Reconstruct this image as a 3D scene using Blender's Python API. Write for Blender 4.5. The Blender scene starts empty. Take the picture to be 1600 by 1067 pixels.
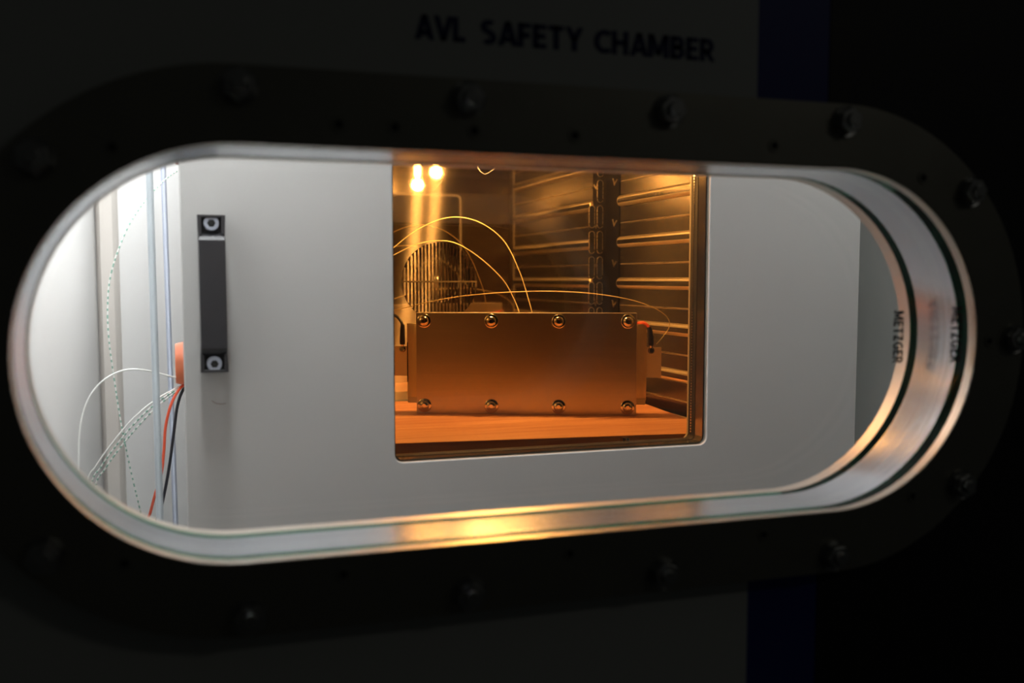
import bpy, math, random
from mathutils import Vector, Matrix
from mathutils.geometry import tessellate_polygon
random.seed(7)
S = bpy.context.scene
COL = S.collection
H = 1.4                       # camera height above the room floor; "z" below is relative to it
PI = math.pi

# ------------------------------------------------------------------ camera
cd = bpy.data.cameras.new('camera'); cam = bpy.data.objects.new('camera', cd); COL.objects.link(cam)
cam.location = (0, 0, H)
cam.rotation_euler = (math.radians(90 - 4.5), 0, math.radians(-18.6))
cd.sensor_width = 36; cd.lens = 35.0; cd.shift_y = 24 / 1600
cd.clip_start = 0.02; cd.clip_end = 50
cd.dof.use_dof = True; cd.dof.focus_distance = 1.36; cd.dof.aperture_fstop = 5.0
S.camera = cam

# ------------------------------------------------------------------ world and dim room light
W = bpy.data.worlds.new('dim_hall'); S.world = W; W.use_nodes = True
bg = W.node_tree.nodes['Background']; bg.inputs[0].default_value = (0.95, 1.0, 0.96, 1); bg.inputs[1].default_value = 0.0065
S.view_settings.view_transform = 'Standard'; S.view_settings.look = 'None'
S.view_settings.exposure = 0.0; S.view_settings.gamma = 1.0
S.view_settings.use_curve_mapping = False
ROOM_W = 1.5                  # hall lamp behind the camera
CHAMBER_W = 14.0              # white lamp inside the safety chamber
FRONT_FILL_W = 1.25                # added fill lamp at the right front, lifts door and side wall
OVEN_W = 4.7                  # each oven lamp

# ------------------------------------------------------------------ materials
MATS = {}
def nn(nt, t, **kw):
    n = nt.nodes.new(t)
    for k, v in kw.items(): setattr(n, k, v)
    return n
def mat(name, col, rough=0.5, metal=0.0, noise=0.0, nscale=(20, 20, 20), bump=0.0, rvar=0.0, emit=None, estr=0.0, spec=0.5, coat=0.0):
    m = bpy.data.materials.new(name); m.use_nodes = True; nt = m.node_tree
    b = nt.nodes['Principled BSDF']
    b.inputs['Base Color'].default_value = (*col, 1); b.inputs['Roughness'].default_value = rough
    b.inputs['Metallic'].default_value = metal; b.inputs['Specular IOR Level'].default_value = spec
    b.inputs['Coat Weight'].default_value = coat
    if emit: b.inputs['Emission Color'].default_value = (*emit, 1); b.inputs['Emission Strength'].default_value = estr
    if noise or bump or rvar:
        tc = nn(nt, 'ShaderNodeTexCoord'); mp = nn(nt, 'ShaderNodeMapping'); mp.inputs['Scale'].default_value = nscale
        nz = nn(nt, 'ShaderNodeTexNoise'); nz.inputs['Scale'].default_value = 1.0; nz.inputs['Detail'].default_value = 4
        nt.links.new(tc.outputs['Object'], mp.inputs[0]); nt.links.new(mp.outputs[0], nz.inputs['Vector'])
        if noise:
            mx = nn(nt, 'ShaderNodeMix', data_type='RGBA')
            mx.inputs[6].default_value = (*[c * (1 - noise) for c in col], 1); mx.inputs[7].default_value = (*[min(1, c * (1 + noise)) for c in col], 1)
            nt.links.new(nz.outputs[0], mx.inputs[0]); nt.links.new(mx.outputs[2], b.inputs['Base Color'])
        if rvar:
            mr = nn(nt, 'ShaderNodeMapRange'); mr.inputs[3].default_value = max(0.02, rough - rvar); mr.inputs[4].default_value = rough + rvar
            nt.links.new(nz.outputs[0], mr.inputs[0]); nt.links.new(mr.outputs[0], b.inputs['Roughness'])
        if bump:
            bp = nn(nt, 'ShaderNodeBump'); bp.inputs['Strength'].default_value = bump; bp.inputs['Distance'].default_value = 0.001
            nt.links.new(nz.outputs[0], bp.inputs['Height']); nt.links.new(bp.outputs[0], b.inputs['Normal'])
    MATS[name] = m; return m
def glass(name, tint, refl=0.04, rough=0.0):
    m = bpy.data.materials.new(name); m.use_nodes = True; nt = m.node_tree; nt.nodes.clear()
    o = nn(nt, 'ShaderNodeOutputMaterial'); mx = nn(nt, 'ShaderNodeMixShader')
    t = nn(nt, 'ShaderNodeBsdfTransparent'); t.inputs[0].default_value = (*tint, 1)
    g = nn(nt, 'ShaderNodeBsdfGlossy'); g.inputs[1].default_value = rough; g.inputs[0].default_value = (1, 1, 1, 1)
    lw = nn(nt, 'ShaderNodeLayerWeight'); lw.inputs[0].default_value = 0.5
    p = nn(nt, 'ShaderNodeMath', operation='POWER'); p.inputs[1].default_value = 5
    ma = nn(nt, 'ShaderNodeMath', operation='MULTIPLY_ADD'); ma.inputs[1].default_value = 1 - refl; ma.inputs[2].default_value = refl
    nt.links.new(lw.outputs['Facing'], p.inputs[0]); nt.links.new(p.outputs[0], ma.inputs[0]); nt.links.new(ma.outputs[0], mx.inputs[0])
    nt.links.new(t.outputs[0], mx.inputs[1]); nt.links.new(g.outputs[0], mx.inputs[2]); nt.links.new(mx.outputs[0], o.inputs[0])
    MATS[name] = m; return m

mat('white_panel', (0.62, 0.64, 0.60), 0.45, noise=0.03, nscale=(9, 9, 9))
mat('blue_panel', (0.018, 0.03, 0.26), 0.45, noise=0.04, nscale=(9, 9, 9))
mat('black_panel', (0.012, 0.012, 0.012), 0.5, noise=0.1, nscale=(9, 9, 9))
mat('navy_print', (0.012, 0.02, 0.12), 0.5)
mat('black_print', (0.01, 0.01, 0.01), 0.6)
mat('flange', (0.30, 0.29, 0.24), 0.42, 0.75, noise=0.12, nscale=(30, 30, 30), bump=0.05)
mat('lip_paint', (0.70, 0.645, 0.58), 0.36, 0.9, noise=0.05, nscale=(15, 60, 15))
mat('bolt_steel', (0.42, 0.42, 0.40), 0.35, 0.95, noise=0.1, nscale=(200, 200, 200))
mat('hole_shade', (0.01, 0.01, 0.01), 0.7)  # near-black discs give the screw sockets their shade by colour
mat('spacer_alu', (0.82, 0.88, 1.0), 0.2, 0.88, noise=0.06, nscale=(3, 260, 3), bump=0.12, rvar=0.06)
mat('glass_edge_green', (0.015, 0.13, 0.075), 0.2, 0.0, noise=0.25, nscale=(8, 200, 8))
glass('clear_glass', (0.985, 0.99, 0.989), 0.03)
glass('oven_glass', (0.97, 0.95, 0.90), 0.022)
mat('chamber_white', (0.73, 0.725, 0.72), 0.5, noise=0.02, nscale=(6, 6, 6))
mat('chamber_grey', (0.74, 0.77, 0.75), 0.5, noise=0.05, nscale=(6, 6, 6))
mat('post_greige', (0.62, 0.58, 0.54), 0.5, noise=0.03, nscale=(4, 4, 12))
mat('floor_grey', (0.12, 0.12, 0.12), 0.6, noise=0.2, nscale=(14, 14, 14))
mat('door_paint', (0.51, 0.505, 0.495), 0.42, noise=0.025, nscale=(5, 5, 5), bump=0.02)
mat('casing_paint', (0.52, 0.50, 0.475), 0.45, noise=0.03, nscale=(5, 5, 5))
mat('handle_black', (0.035, 0.034, 0.038), 0.48, noise=0.15, nscale=(300, 300, 300), bump=0.1)
mat('handle_seat', (0.02, 0.02, 0.024), 0.35)
mat('zinc', (0.48, 0.52, 0.62), 0.5, 0.4, noise=0.1, nscale=(120, 120, 120), rvar=0.08)
mat('zinc_matt', (0.52, 0.57, 0.61), 0.6, 0.25, noise=0.15, nscale=(150, 150, 60), rvar=0.1)
mat('liner_steel', (0.64, 0.585, 0.51), 0.04, 1.0, noise=0.12, nscale=(3, 3, 400), rvar=0.015)
mat('fan_steel', (0.60, 0.54, 0.46), 0.33, 1.0, noise=0.1, nscale=(30, 30, 30))
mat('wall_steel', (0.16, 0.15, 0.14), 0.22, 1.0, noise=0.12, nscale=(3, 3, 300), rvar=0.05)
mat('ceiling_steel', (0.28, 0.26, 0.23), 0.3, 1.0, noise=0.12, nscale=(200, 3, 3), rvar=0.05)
mat('rib_steel', (0.85, 0.78, 0.66), 0.28, 1.0, noise=0.06, nscale=(60, 3, 200), rvar=0.04)
mat('rib_edge_highlight', (0.98, 0.92, 0.80), 0.34, 1.0, noise=0.04, nscale=(60, 3, 200))  # same metal as the ribs, brightened: highlight lines put into the fillet colour
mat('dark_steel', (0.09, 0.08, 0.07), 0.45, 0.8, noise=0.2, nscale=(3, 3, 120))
mat('channel_shade', (0.006, 0.005, 0.004), 0.6, 0.0, noise=0.2, nscale=(3, 3, 120), spec=0.06)  # flat strip, near-black: the shade of the recess is in its colour
mat('inner_lining', (0.10, 0.10, 0.10), 0.7, noise=0.1, nscale=(9, 9, 9))
mat('perforated', (0.02, 0.018, 0.015), 0.6, 0.2, spec=0.2)
mat('seal_black', (0.015, 0.013, 0.012), 0.4)
mat('spacer_bar', (0.05, 0.04, 0.03), 0.55, 0.0, noise=0.1, nscale=(40, 40, 40), spec=0.1)
mat('reveal', (0.30, 0.27, 0.24), 0.12, 0.9, noise=0.05, nscale=(20, 20, 20))
mat('plate_steel', (0.84, 0.79, 0.75), 0.36, 1.0, noise=0.10, nscale=(4, 4, 500), bump=0.10, rvar=0.07)
mat('washer_steel', (0.92, 0.86, 0.74), 0.12, 1.0, noise=0.05, nscale=(300, 300, 300))
mat('foil', (0.88, 0.76, 0.54), 0.3, 0.35, noise=0.1, nscale=(160, 160, 45), bump=1.0)
mat('foam_strip', (0.80, 0.72, 0.52), 0.7, noise=0.1, nscale=(60, 60, 60))
mat('tab_metal', (0.86, 0.80, 0.70), 0.5, 0.1, noise=0.05, nscale=(90, 90, 90))
mat('wire_white', (0.90, 0.91, 0.88), 0.4)
mat('wire_green', (0.28, 0.50, 0.41), 0.4)
mat('wire_red', (0.85, 0.11, 0.045), 0.4)
mat('wire_black', (0.02, 0.02, 0.03), 0.45)
mat('wire_white_warm', (0.85, 0.74, 0.42), 0.4)  # white sensor wires, the warm lamp tint mixed into their colour
mat('silicone', (0.75, 0.20, 0.09), 0.28, noise=0.12, nscale=(40, 40, 160))
mat('brown_plug', (0.30, 0.07, 0.05), 0.4)
mat('scuff', (0.28, 0.20, 0.16), 0.6)
mat('bulb', (1, 0.8, 0.5), 0.3, emit=(1.0, 0.50, 0.14), estr=60)
mat('lamp_tube', (0.95, 0.95, 0.95), 0.3, emit=(1.0, 0.985, 0.96), estr=6)
mat('lamp_body', (0.7, 0.7, 0.7), 0.5, noise=0.05)
# brushed mirror of the oven back wall: a sharp lobe and a lobe smeared upright by the horizontal brushing
m = MATS['liner_steel']; nt = m.node_tree; pb = nt.nodes['Principled BSDF']; out = nt.nodes['Material Output']
an = nn(nt, 'ShaderNodeBsdfAnisotropic'); an.inputs['Color'].default_value = (0.56, 0.50, 0.43, 1); an.inputs['Roughness'].default_value = 0.34; an.inputs['Anisotropy'].default_value = 0.85
cx_ = nn(nt, 'ShaderNodeCombineXYZ'); cx_.inputs[0].default_value = 1.0; nt.links.new(cx_.outputs[0], an.inputs['Tangent'])
an.inputs['Rotation'].default_value = 0.0
ms = nn(nt, 'ShaderNodeMixShader'); ms.inputs[0].default_value = 0.17
nt.links.new(pb.outputs[0], ms.inputs[1]); nt.links.new(an.outputs[0], ms.inputs[2]); nt.links.new(ms.outputs[0], out.inputs[0])
# wooden board: warm plywood with grain along its length
m = mat('plywood', (0.62, 0.36, 0.20), 0.6); nt = m.node_tree; b = nt.nodes['Principled BSDF']
tc = nn(nt, 'ShaderNodeTexCoord'); mp = nn(nt, 'ShaderNodeMapping'); mp.inputs['Scale'].default_value = (5, 60, 60)
nz = nn(nt, 'ShaderNodeTexNoise'); nz.inputs['Scale'].default_value = 1; nz.inputs['Detail'].default_value = 6; nz.inputs['Distortion'].default_value = 0.8
cr = nn(nt, 'ShaderNodeValToRGB'); cr.color_ramp.elements[0].color = (0.50, 0.20, 0.10, 1); cr.color_ramp.elements[0].position = 0.3
cr.color_ramp.elements[1].color = (0.74, 0.38, 0.21, 1); cr.color_ramp.elements[1].position = 0.7
nt.links.new(tc.outputs['Object'], mp.inputs[0]); nt.links.new(mp.outputs[0], nz.inputs['Vector']); nt.links.new(nz.outputs[0], cr.inputs[0]); nt.links.new(cr.outputs[0], b.inputs['Base Color'])

# ------------------------------------------------------------------ mesh helpers
class MB:
    def __init__(s): s.v = []; s.f = []; s.m = []
    def add(s, vs, fs, mi=0):
        o = len(s.v); s.v += [tuple(p) for p in vs]; s.f += [tuple(i + o for i in f) for f in fs]; s.m += [mi] * len(fs); return s
    def box(s, x0, x1, y0, y1, z0, z1, mi=0):
        return s.add([(x0, y0, z0), (x1, y0, z0), (x1, y1, z0), (x0, y1, z0), (x0, y0, z1), (x1, y0, z1), (x1, y1, z1), (x0, y1, z1)],
                     [(0, 3, 2, 1), (4, 5, 6, 7), (0, 1, 5, 4), (1, 2, 6, 5), (2, 3, 7, 6), (3, 0, 4, 7)], mi)
    def prism(s, loop, y0, y1, axis='y', mi=0):
        """2-D loop extruded; axis y: loop is (x,z); axis x: loop is (y,z); axis z: loop is (x,y)"""
        n = len(loop)
        P = {'y': lambda a, b, t: (a, t, b), 'x': lambda a, b, t: (t, a, b), 'z': lambda a, b, t: (a, b, t)}[axis]
        vs = [P(a, b, y0) for a, b in loop] + [P(a, b, y1) for a, b in loop]
        fs = [tuple(range(n)), tuple(range(2 * n - 1, n - 1, -1))] + [(i, i + n, (i + 1) % n + n, (i + 1) % n) for i in range(n)]
        return s.add(vs, fs, mi)
    def plate(s, outer, holes, y0, y1, c=0.0, mi=0):
        """solid sheet in the xz plane, with holes; front (y0) edges chamfered by c"""
        loops = [outer] + holes
        tris = tessellate_polygon([[Vector((a, b, 0)) for a, b in l] for l in loops])
        flat = [p for l in loops for p in l]; n = len(flat)
        shr = []
        for k, l in enumerate(loops):
            area = sum(l[i][0] * l[(i + 1) % len(l)][1] - l[(i + 1) % len(l)][0] * l[i][1] for i in range(len(l)))
            sg = (1 if area > 0 else -1) * (1 if k == 0 else -1)
            for i in range(len(l)):
                p0, p1, p2 = Vector(l[i - 1]), Vector(l[i]), Vector(l[(i + 1) % len(l)])
                e1 = (p1 - p0).normalized(); e2 = (p2 - p1).normalized()
                n1 = Vector((-e1.y, e1.x)) * sg; n2 = Vector((-e2.y, e2.x)) * sg
                q = (n1 + n2); q = q / max(0.3, q.dot(n1)) if q.length > 1e-6 else n1
                shr.append(p1 + q * c)
        vs = [(p[0], y0, p[1]) for p in shr] + [(p[0], y0 + c, p[1]) for p in flat] + [(p[0], y1, p[1]) for p in flat]
        fs = [tuple(t) for t in tris] + [tuple(i + 2 * n for i in reversed(t)) for t in tris]
        o = 0
        for l in loops:
            k = len(l)
            for i in range(k):
                a, b2 = o + i, o + (i + 1) % k
                fs += [(a, b2, b2 + n, a + n), (a + n, b2 + n, b2 + 2 * n, a + 2 * n)]
            o += k
        return s.add(vs, fs, mi)
    def ring(s, lin, lout, y0, y1, mi=0):
        n = len(lin)
        vs = [(a, y, b) for y in (y0, y1) for l in (lin, lout) for a, b in l]
        fs = []
        for i in range(n):
            j = (i + 1) % n
            A, B, C, D = i, j, j + n, i + n                    # front in/out
            fs += [(A, B, C, D), (A + 2 * n, D + 2 * n, C + 2 * n, B + 2 * n), (A, A + 2 * n, B + 2 * n, B), (D, C, C + 2 * n, D + 2 * n)]
        return s.add(vs, fs, mi)
    def lathe(s, prof, c=(0, 0, 0), axis='y', n=24, mi=0):
        """profile of (t along axis, radius)"""
        vs = []
        for t, r in prof:
            for i in range(n):
                a = 2 * PI * i / n; u, w = r * math.cos(a), r * math.sin(a)
                p = {'y': (u, t, w), 'x': (t, u, w), 'z': (u, w, t)}[axis]
                vs.append((p[0] + c[0], p[1] + c[1], p[2] + c[2]))
        k = len(prof); fs = [(i + j * n, (i + 1) % n + j * n, (i + 1) % n + (j + 1) * n, i + (j + 1) * n) for j in range(k - 1) for i in range(n)]
        fs += [tuple(range(n)), tuple((k - 1) * n + i for i in reversed(range(n)))]
        return s.add(vs, fs, mi)
    def tube(s, pts, r, n=8, step=None, dash=None, closed=False):
        P = [Vector(p) for p in pts]
        if step:                                            # Catmull-Rom resampling
            Q = []
            E = [2 * P[0] - P[1]] + P + [2 * P[-1] - P[-2]]
            for i in range(1, len(E) - 2):
                p0, p1, p2, p3 = E[i - 1:i + 3]; k = max(2, int((p2 - p1).length / step))
                for j in range(k):
                    t = j / k
                    Q.append(0.5 * ((2 * p1) + (p2 - p0) * t + (2 * p0 - 5 * p1 + 4 * p2 - p3) * t * t + (3 * p1 - p0 - 3 * p2 + p3) * t ** 3))
            Q.append(P[-1]); P = Q
        o = len(s.v); up = Vector((0.31, 0.17, 0.94))
        for i, p in enumerate(P):
            d = (P[min(i + 1, len(P) - 1)] - P[max(i - 1, 0)]).normalized()
            if i == 0: u = d.cross(up).normalized()
            else: u = (u - d * u.dot(d)).normalized()
            w = d.cross(u); rr = r[i] if isinstance(r, (list, tuple)) else r
            s.v += [tuple(p + (u * math.cos(2 * PI * k / n) + w * math.sin(2 * PI * k / n)) * rr) for k in range(n)]
        L = 0
        for i in range(len(P) - 1):
            L += (P[i + 1] - P[i]).length
            mi = 0 if not dash else (1 if (L % dash) < dash * 0.42 else 0)
            for k in range(n):
                s.f.append((o + i * n + k, o + i * n + (k + 1) % n, o + (i + 1) * n + (k + 1) % n, o + (i + 1) * n + k)); s.m.append(mi)
        e = o + (len(P) - 1) * n
        s.f += [tuple(o + k for k in reversed(range(n))), tuple(e + k for k in range(n))]; s.m += [0, 0]
        return s
    def text(s, body, size, fn, bold=0.19, width=None, depth=0.0002):
        """bold sans capitals drawn as strokes; size is the cap height, width the whole line's length"""
        V = []; x = 0.0; polys = []
        for ch in body:
            if ch == ' ': x += 0.36; continue
            w, strokes = GLYPH[ch]
            for st in strokes: polys.append([(x + a, b) for a, b in st])
            x += w + (0.02 if ch in 'AV' else 0.09)
        tot = x - 0.09; sx = (width / tot) if width else size
        h = bold / 2
        for pl in polys:
            n = len(pl); L = []; R_ = []
            for i in range(n):
                p = Vector(pl[i]); d0 = (p - Vector(pl[i - 1])).normalized() if i else None; d1 = (Vector(pl[i + 1]) - p).normalized() if i < n - 1 else None
                d0 = d0 or d1; d1 = d1 or d0
                n0 = Vector((-d0.y, d0.x)); n1 = Vector((-d1.y, d1.x)); q = n0 + n1
                q = q / max(0.55, q.dot(n0)) if q.length > 0.2 else n0
                L.append(p + q * h); R_.append(p - q * h)
            pts = [(a.x * sx, min(1, max(0, a.y)) * size) for a in L] + [(a.x * sx, min(1, max(0, a.y)) * size) for a in R_]
            s.add([fn(a, b, 0) for a, b in pts] + [fn(a, b, depth) for a, b in pts],
                  [(i, i + 1, i + 1 + n, i + n) for i in range(n - 1)] + [(i + 2 * n, i + n + 2 * n, i + 1 + n + 2 * n, i + 1 + 2 * n) for i in range(n - 1)])
        return s
def _arc(cx, cy, rx, ry, a0, a1, n=10): return [(cx + rx * math.cos(math.radians(a0 + (a1 - a0) * i / n)), cy + ry * math.sin(math.radians(a0 + (a1 - a0) * i / n))) for i in range(n + 1)]
h_ = 0.095
GLYPH = {
 'A': (0.72, [[(0.09, -0.05), (0.36, 1.05)], [(0.36, 1.05), (0.63, -0.05)], [(0.19, 0.27), (0.53, 0.27)]]),
 'V': (0.70, [[(0.08, 1.05), (0.35, -0.05)], [(0.35, -0.05), (0.62, 1.05)]]),
 'L': (0.48, [[(h_, 1), (h_, 0)], [(h_, h_), (0.48, h_)]]),
 'S': (0.54, [_arc(0.27, 0.715, 0.18, 0.19, 40, 270, 12) + _arc(0.27, 0.285, 0.18, 0.19, 90, -140, 12)[1:]]),
 'F': (0.48, [[(h_, 0), (h_, 1)], [(h_, 1 - h_), (0.48, 1 - h_)], [(h_, 0.50), (0.44, 0.50)]]),
 'E': (0.50, [[(h_, 0), (h_, 1)], [(h_, 1 - h_), (0.50, 1 - h_)], [(h_, 0.51), (0.46, 0.51)], [(h_, h_), (0.50, h_)]]),
 'T': (0.58, [[(0, 1 - h_), (0.58, 1 - h_)], [(0.29, 1), (0.29, 0)]]),
 'Y': (0.66, [[(0.08, 1.05), (0.33, 0.45)], [(0.58, 1.05), (0.33, 0.45)], [(0.33, 0.50), (0.33, 0)]]),
 'C': (0.62, [_arc(0.42, 0.5, 0.325, 0.405, 52, 308, 18)]),
 'G': (0.68, [_arc(0.42, 0.5, 0.325, 0.405, 52, 308, 18), [(0.58, 0.10), (0.58, 0.5)], [(0.40, 0.46), (0.675, 0.46)]]),
 'H': (0.66, [[(h_, 0), (h_, 1)], [(0.66 - h_, 0), (0.66 - h_, 1)], [(h_, 0.51), (0.66 - h_, 0.51)]]),
 'M': (0.84, [[(h_, 0), (h_, 1)], [(0.84 - h_, 0), (0.84 - h_, 1)], [(0.12, 1.02), (0.42, 0.12)], [(0.72, 1.02), (0.42, 0.12)]]),
 'B': (0.58, [[(h_, 0), (h_, 1)], [(h_, 1 - h_), (0.30, 1 - h_)] + _arc(0.30, 0.71, 0.16, 0.195, 90, -90, 8)[1:] + [(h_, 0.515)], [(h_, 0.515), (0.31, 0.515)] + _arc(0.31, 0.305, 0.175, 0.21, 90, -90, 8)[1:] + [(h_, h_)]]),
 'R': (0.62, [[(h_, 0), (h_, 1)], [(h_, 1 - h_), (0.30, 1 - h_)] + _arc(0.30, 0.675, 0.18, 0.23, 90, -90, 8)[1:] + [(h_, 0.445)], [(0.27, 0.47), (0.54, -0.05)]]),
 'Z': (0.56, [[(0.02, 1 - h_), (0.54, 1 - h_)], [(0.46, 0.93), (0.10, 0.07)], [(0.02, h_), (0.56, h_)]]),
}

import bmesh
def obj(name, mb, mats, parent=None, smooth=False, local=False, bevel=0.0, bseg=2):
    """mb in scene coordinates (z relative to the camera) unless local; one mesh object, origin at its own centre"""
    V = [Vector(v) for v in mb.v]
    if not local: V = [v + Vector((0, 0, H)) for v in V]
    xs, ys, zs = zip(*[(v.x, v.y, v.z) for v in V])
    base = Vector(((min(xs) + max(xs)) / 2, (min(ys) + max(ys)) / 2, min(zs) if parent is None else (min(zs) + max(zs)) / 2))
    me = bpy.data.meshes.new(name); me.from_pydata([v - base for v in V], [], mb.f)
    for mm in ([mats] if isinstance(mats, str) else mats): me.materials.append(MATS[mm])
    if any(mb.m): me.polygons.foreach_set('material_index', mb.m)
    bm = bmesh.new(); bm.from_mesh(me); bmesh.ops.remove_doubles(bm, verts=bm.verts, dist=1e-6); bmesh.ops.recalc_face_normals(bm, faces=bm.faces)
    if bevel:
        ed = [e for e in bm.edges if len(e.link_faces) == 2 and e.calc_face_angle(0) > 0.5]
        bmesh.ops.bevel(bm, geom=ed, offset=bevel, segments=bseg, profile=0.5, affect='EDGES', clamp_overlap=True)
    bm.to_mesh(me); bm.free()
    if smooth:
        for p in me.polygons: p.use_smooth = True
        me.set_sharp_from_angle(angle=math.radians(38))
    o = bpy.data.objects.new(name, me); COL.objects.link(o)
    if parent is None: o.location = base
    else:
        o.parent = parent
        o.location = base if local else base - PW[parent.name]
        PW[o.name] = base if not local else PW.get(parent.name, Vector()) + base
        return o
    PW[o.name] = base
    return o
PW = {}
def thing(name, label, cat, loc, group=None, rz=0.0):
    o = bpy.data.objects.new(name, None); COL.objects.link(o); o.empty_display_size = 0.02
    o.location = (loc[0], loc[1], loc[2] + H); o.rotation_euler = (0, 0, rz); PW[o.name] = Vector(o.location)
    return tag(o, label, cat, group)
def tag(o, label, cat, group=None, kind=None):
    o['label'] = label; o['category'] = cat
    if group: o['group'] = group
    if kind: o['kind'] = kind
    return o
def struct(o, label, cat): return tag(o, label, cat, kind='structure')
def clone(o, parent, loc, local=False):
    c = o.copy(); COL.objects.link(c); c.parent = parent
    c.location = Vector(loc) if local else Vector((loc[0], loc[1], loc[2] + H)) - PW[parent.name]
    for ch in o.children:
        d = ch.copy(); COL.objects.link(d); d.parent = c
    return c
def plabel(o, l): o['label'] = l; return o

# ------------------------------------------------------------------ the porthole geometry
XA, XB, ZC = 0.0357, 0.4493, -0.0455           # centres of the two end arcs
RI, RO = 0.1237, 0.1680                        # opening and flange radius
def stadium(r, n=40):
    L = [(XB + r * math.cos(-PI / 2 + PI * i / n), ZC + r * math.sin(-PI / 2 + PI * i / n)) for i in range(n + 1)]
    L += [(XB + (XA - XB) * i / 12, ZC + r) for i in range(1, 12)]
    L += [(XA + r * math.cos(PI / 2 + PI * i / n), ZC + r * math.sin(PI / 2 + PI * i / n)) for i in range(n + 1)]
    L += [(XA + (XB - XA) * i / 12, ZC - r) for i in range(1, 12)]
    return L

# ================================================================== THE SETTING
# outer front of the safety chamber: white, blue and black panels round the porthole
YF0, YF1 = 0.62, 0.68
RH = 0.150                                     # cut-out in the panels
XW0, XBL, XBK, XK1 = -0.95, 0.3905, 0.4503, 1.5
ZB, ZT = -1.15, 0.95
def arc(cx, a0, a1, n=40): return [(cx + RH * math.cos(a0 + (a1 - a0) * i / n), ZC + RH * math.sin(a0 + (a1 - a0) * i / n)) for i in range(n + 1)]
wf = bpy.data.objects.new('wall_front', None); COL.objects.link(wf); wf.location = (0.25, YF0, ZB + H); PW['wall_front'] = Vector(wf.location)
struct(wf, 'dark front of the safety chamber with white panel, blue stripe and black edge', 'wall')
white = [(XW0, ZB), (XBL, ZB), (XBL, ZC - RH)] + arc(XA, -PI / 2, -3 * PI / 2) + [(XBL, ZC + RH), (XBL, ZT), (XW0, ZT)]
plabel(obj('white_panel', MB().plate(white, [], YF0, YF1), 'white_panel', wf), 'white painted panel')
bl = MB().box(XBL, XBK, YF0, YF1, ZC + RH, ZT).box(XBL, XBK, YF0, YF1, ZB, ZC - RH)
plabel(obj('blue_panel', bl, 'blue_panel', wf), 'dark blue vertical stripe')
black = [(XBK, ZB), (XK1, ZB), (XK1, ZT), (XBK, ZT)] + arc(XB, PI / 2, -PI / 2)
plabel(obj('black_panel', MB().plate(black, [], YF0, YF1), 'black_panel', wf), 'black side panel')
tx = MB()
for word, xa, xb in (('AVL', 0.1450, 0.1775), ('SAFETY', 0.1880, 0.2578), ('CHAMBER', 0.2660, 0.3560)):
    tx.text(word, 0.0152, lambda x, y, z, xa=xa: (xa + x, YF0 - 0.0002 - z, 0.1490 + y), bold=0.215, width=xb - xa)
plabel(obj('lettering', tx, 'navy_print', wf), 'dark navy capital lettering AVL SAFETY CHAMBER')

lin = MB().plate([(XW0, ZB), (XK1, ZB), (XK1, ZT), (XW0, ZT)], [stadium(0.1652)], YF1, YF1 + 0.004)
plabel(obj('inner_lining', lin, 'inner_lining', wf), 'dark lining on the inside of the front')
# the inside of the safety chamber
XL, XR, YB = -0.147, 1.02, 2.10
CB, CT = -0.78, 0.52
struct(obj('wall_left', MB().box(XL - 0.03, XL, YF1 + 0.004, YB, CB, CT), 'chamber_white'), 'bright white left side wall inside the safety chamber', 'wall')
struct(obj('wall_back', MB().box(XL - 0.03, XR + 0.03, YB, YB + 0.03, CB, CT), 'chamber_white'), 'bright white back wall inside the chamber beside the threaded rods', 'wall')
struct(obj('wall_right', MB().box(XR, XR + 0.03, YF1 + 0.004, YB, CB, CT), 'chamber_grey'), 'dim grey side wall inside the chamber right of the oven door', 'wall')
struct(obj('ceiling', MB().box(XL - 0.03, XR + 0.03, YF1 + 0.004, YB + 0.03, CT, CT + 0.03), 'chamber_white'), 'white ceiling of the safety chamber', 'ceiling')
struct(obj('floor', MB().box(XL - 0.03, XR + 0.03, YF1 + 0.004, YB + 0.03, CB - 0.03, CB), 'chamber_grey'), 'grey floor of the safety chamber', 'floor')
struct(obj('floor', MB().box(-3, 4, -3.5, YF0, -H - 0.05, -H), 'floor_grey'), 'dark hall floor in front of the safety chamber', 'floor')
pl = [(-0.146, YB), (-0.142, YB - 0.018), (-0.136, YB - 0.024), (-0.114, YB - 0.024), (-0.108, YB - 0.018), (-0.104, YB)]
struct(obj('trim_1', MB().prism(pl, CB, CT, 'z'), 'post_greige', smooth=True), 'vertical greige post on the white chamber wall behind the wires', 'post')

# ================================================================== PORTHOLE
pw = thing('porthole_window', 'oblong bolted porthole with two glass panes and bright metal rim', 'porthole', (0.2425, 0.64, ZC - RO))
f = MB().ring(stadium(RI), stadium(RO), 0.600, 0.6085).ring(stadium(0.140), stadium(RO), 0.6085, 0.62)
plabel(obj('flange', f, ['flange'], pw, smooth=True), 'dark metal flange ring')
plabel(obj('front_lip', MB().ring(stadium(RI - 0.0006), stadium(RI), 0.6006, 0.6085), 'lip_paint', pw, smooth=True), 'pale lip around the opening')
def pane(y0, y1, txt_pos, k):
    g = obj('glass_pane', MB().prism(stadium(RI), y0, y1), 'clear_glass', pw)
    e = obj('glass_edge', MB().ring(stadium(RI), stadium(0.138), y0, y1), 'glass_edge_green', pw, smooth=True)
    plabel(e, 'dark green edge of the glass')
    x0, z0, sz = txt_pos       # rotated a quarter turn, read from top to bottom, tops to the right
    t = MB().text('METZGER', sz, lambda x, y, z: (x0 + y, y0 - 0.0002 - z, z0 - x), bold=0.19, width=0.0425)
    plabel(obj('maker_lettering', t, 'black_print', g), 'small black lettering METZGER')
pane(0.6087, 0.6197, (0.5560, -0.0215, 0.0098), 0)
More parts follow.
